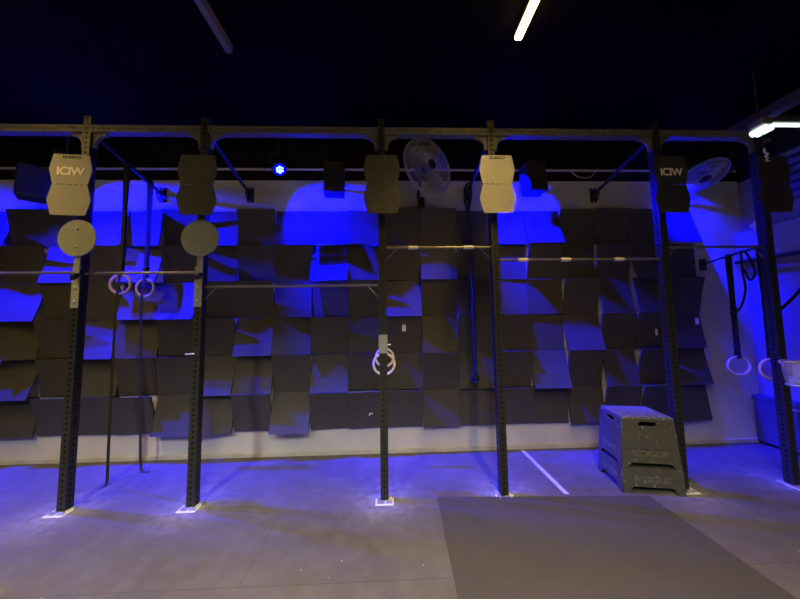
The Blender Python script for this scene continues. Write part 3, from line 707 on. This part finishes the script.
b = NB(); add_tube(b, [(0.135*math.cos(a), 0.6*0.135*math.sin(a), -0.22) for a in [2*math.pi*i/40 for i in range(40)]], 0.009, 8, closed=True); obj('lower_hoop', b, M_pipe, t, smooth=True)
b = NB(); add_box(b, -0.04, 0.085, -0.15, 0.03, 0.111, -0.03, 0.003); obj('bracket', b, M_post, t)

# ------------------------------------------------------------------ stacked step boxes
bx = Vector((2.546, 2.985, 0)); brot = math.atan2(-0.094, 0.541)
def frustum(t, z0, z1, W0, W1, D0, D1, slots, arch, top, label):
    Hh = z1-z0
    for name, wa, wb, off0, off1, ang in (('front_panel', W0, W1, D0/2, D1/2, 0), ('side_panel', D0, D1, W0/2, W1/2, -math.pi/2), ('side_panel', D0, D1, W0/2, W1/2, math.pi/2), ('back_panel', W0, W1, D0/2, D1/2, math.pi)):
        h = math.hypot(Hh, off0-off1); tilt = math.atan2(off0-off1, Hh)
        aw = wa*0.36; r_ = 0.018
        lp = [(-wa/2, 0), (-aw-r_, 0), (-aw, arch*0.5), (-aw+r_, arch*0.92), (-aw+2.2*r_, arch), (aw-2.2*r_, arch), (aw-r_, arch*0.92), (aw, arch*0.5), (aw+r_, 0), (wa/2, 0), (wb/2, h), (-wb/2, h)]
        loops = [lp]
        if slots: loops.append(slot(0.0, h-0.065, wb*0.36, 0.042))
        Mx = Matrix.Rotation(ang, 4, 'Z') @ T(0, -off0+0.011, 0) @ Matrix.Rotation(-tilt, 4, 'X') @ FRONT
        b = NB(); add_plate(b, loops, 0.022, Mx); o = obj(name, b, M_mould, t)
        # raised rib under/over the lettering
        if name != 'back_panel':
            zt = 0.135 if slots else 0.128
            text('raised_lettering', 'ROGUE', 0.078, M_letter_box, o, Mx @ T(0, zt, 0.0115), depth=0.006, sx=1.25 if name == 'front_panel' else 0.95, bold=0.002)
            if slots:
                b = NB(); add_plate(b, [slot(0, 0.185, wa*0.80, 0.010)], 0.008, Mx @ T(0, 0, 0.0115)); obj('rib', b, M_mould, o)
    b = NB()
    if top:
        add_box(b, -W1/2-0.002, -D1/2-0.002, Hh-0.03, W1/2+0.002, D1/2+0.002, Hh+0.004, 0.012); obj('top_panel', b, M_mould_top, t)
    else:
        add_box(b, -W1/2+0.014, -D1/2+0.014, Hh-0.03, W1/2-0.014, D1/2-0.014, Hh, 0.004); obj('top_panel', b, M_mould, t)
G = 'stacked moulded step boxes'
lo_ = thing('step_box', 'low moulded rubber riser, bottom of the two stacked step boxes', 'step box', bx, brot, G)
frustum(lo_, 0.0, 0.235, 0.55, 0.535, 0.425, 0.41, False, 0.065, False, '')
hi_ = thing('step_box', 'tall tapered rubber step box with handle slots, top of the stack', 'step box', (bx.x, bx.y, 0.235), brot, G)
frustum(hi_, 0.235, 0.715, 0.54, 0.462, 0.415, 0.375, True, 0.05, True, '')

# ------------------------------------------------------------------ on the floor
b = NB(); pts = [(0.43, 2.845), (2.43, 2.75), (2.385, 0.3), (0.34, 0.3)]
ctr = Vector((1.4, 1.6, 0)); add_plate(b, [[(x-ctr.x, y-ctr.y) for x, y in pts]], 0.010, T(0, 0, 0.005))
tag(obj('floor_mat', b, M_mat, loc=ctr), 'large dark rubber floor mat in the right foreground', 'floor mat')
b = NB(); add_box(b, -0.024, -0.47, 0.0, 0.024, 0.47, 0.0015); tag(obj('floor_tape', b, M_tape, loc=(1.69, 3.305, 0)), 'worn white tape stripe on floor left of the step boxes', 'tape')
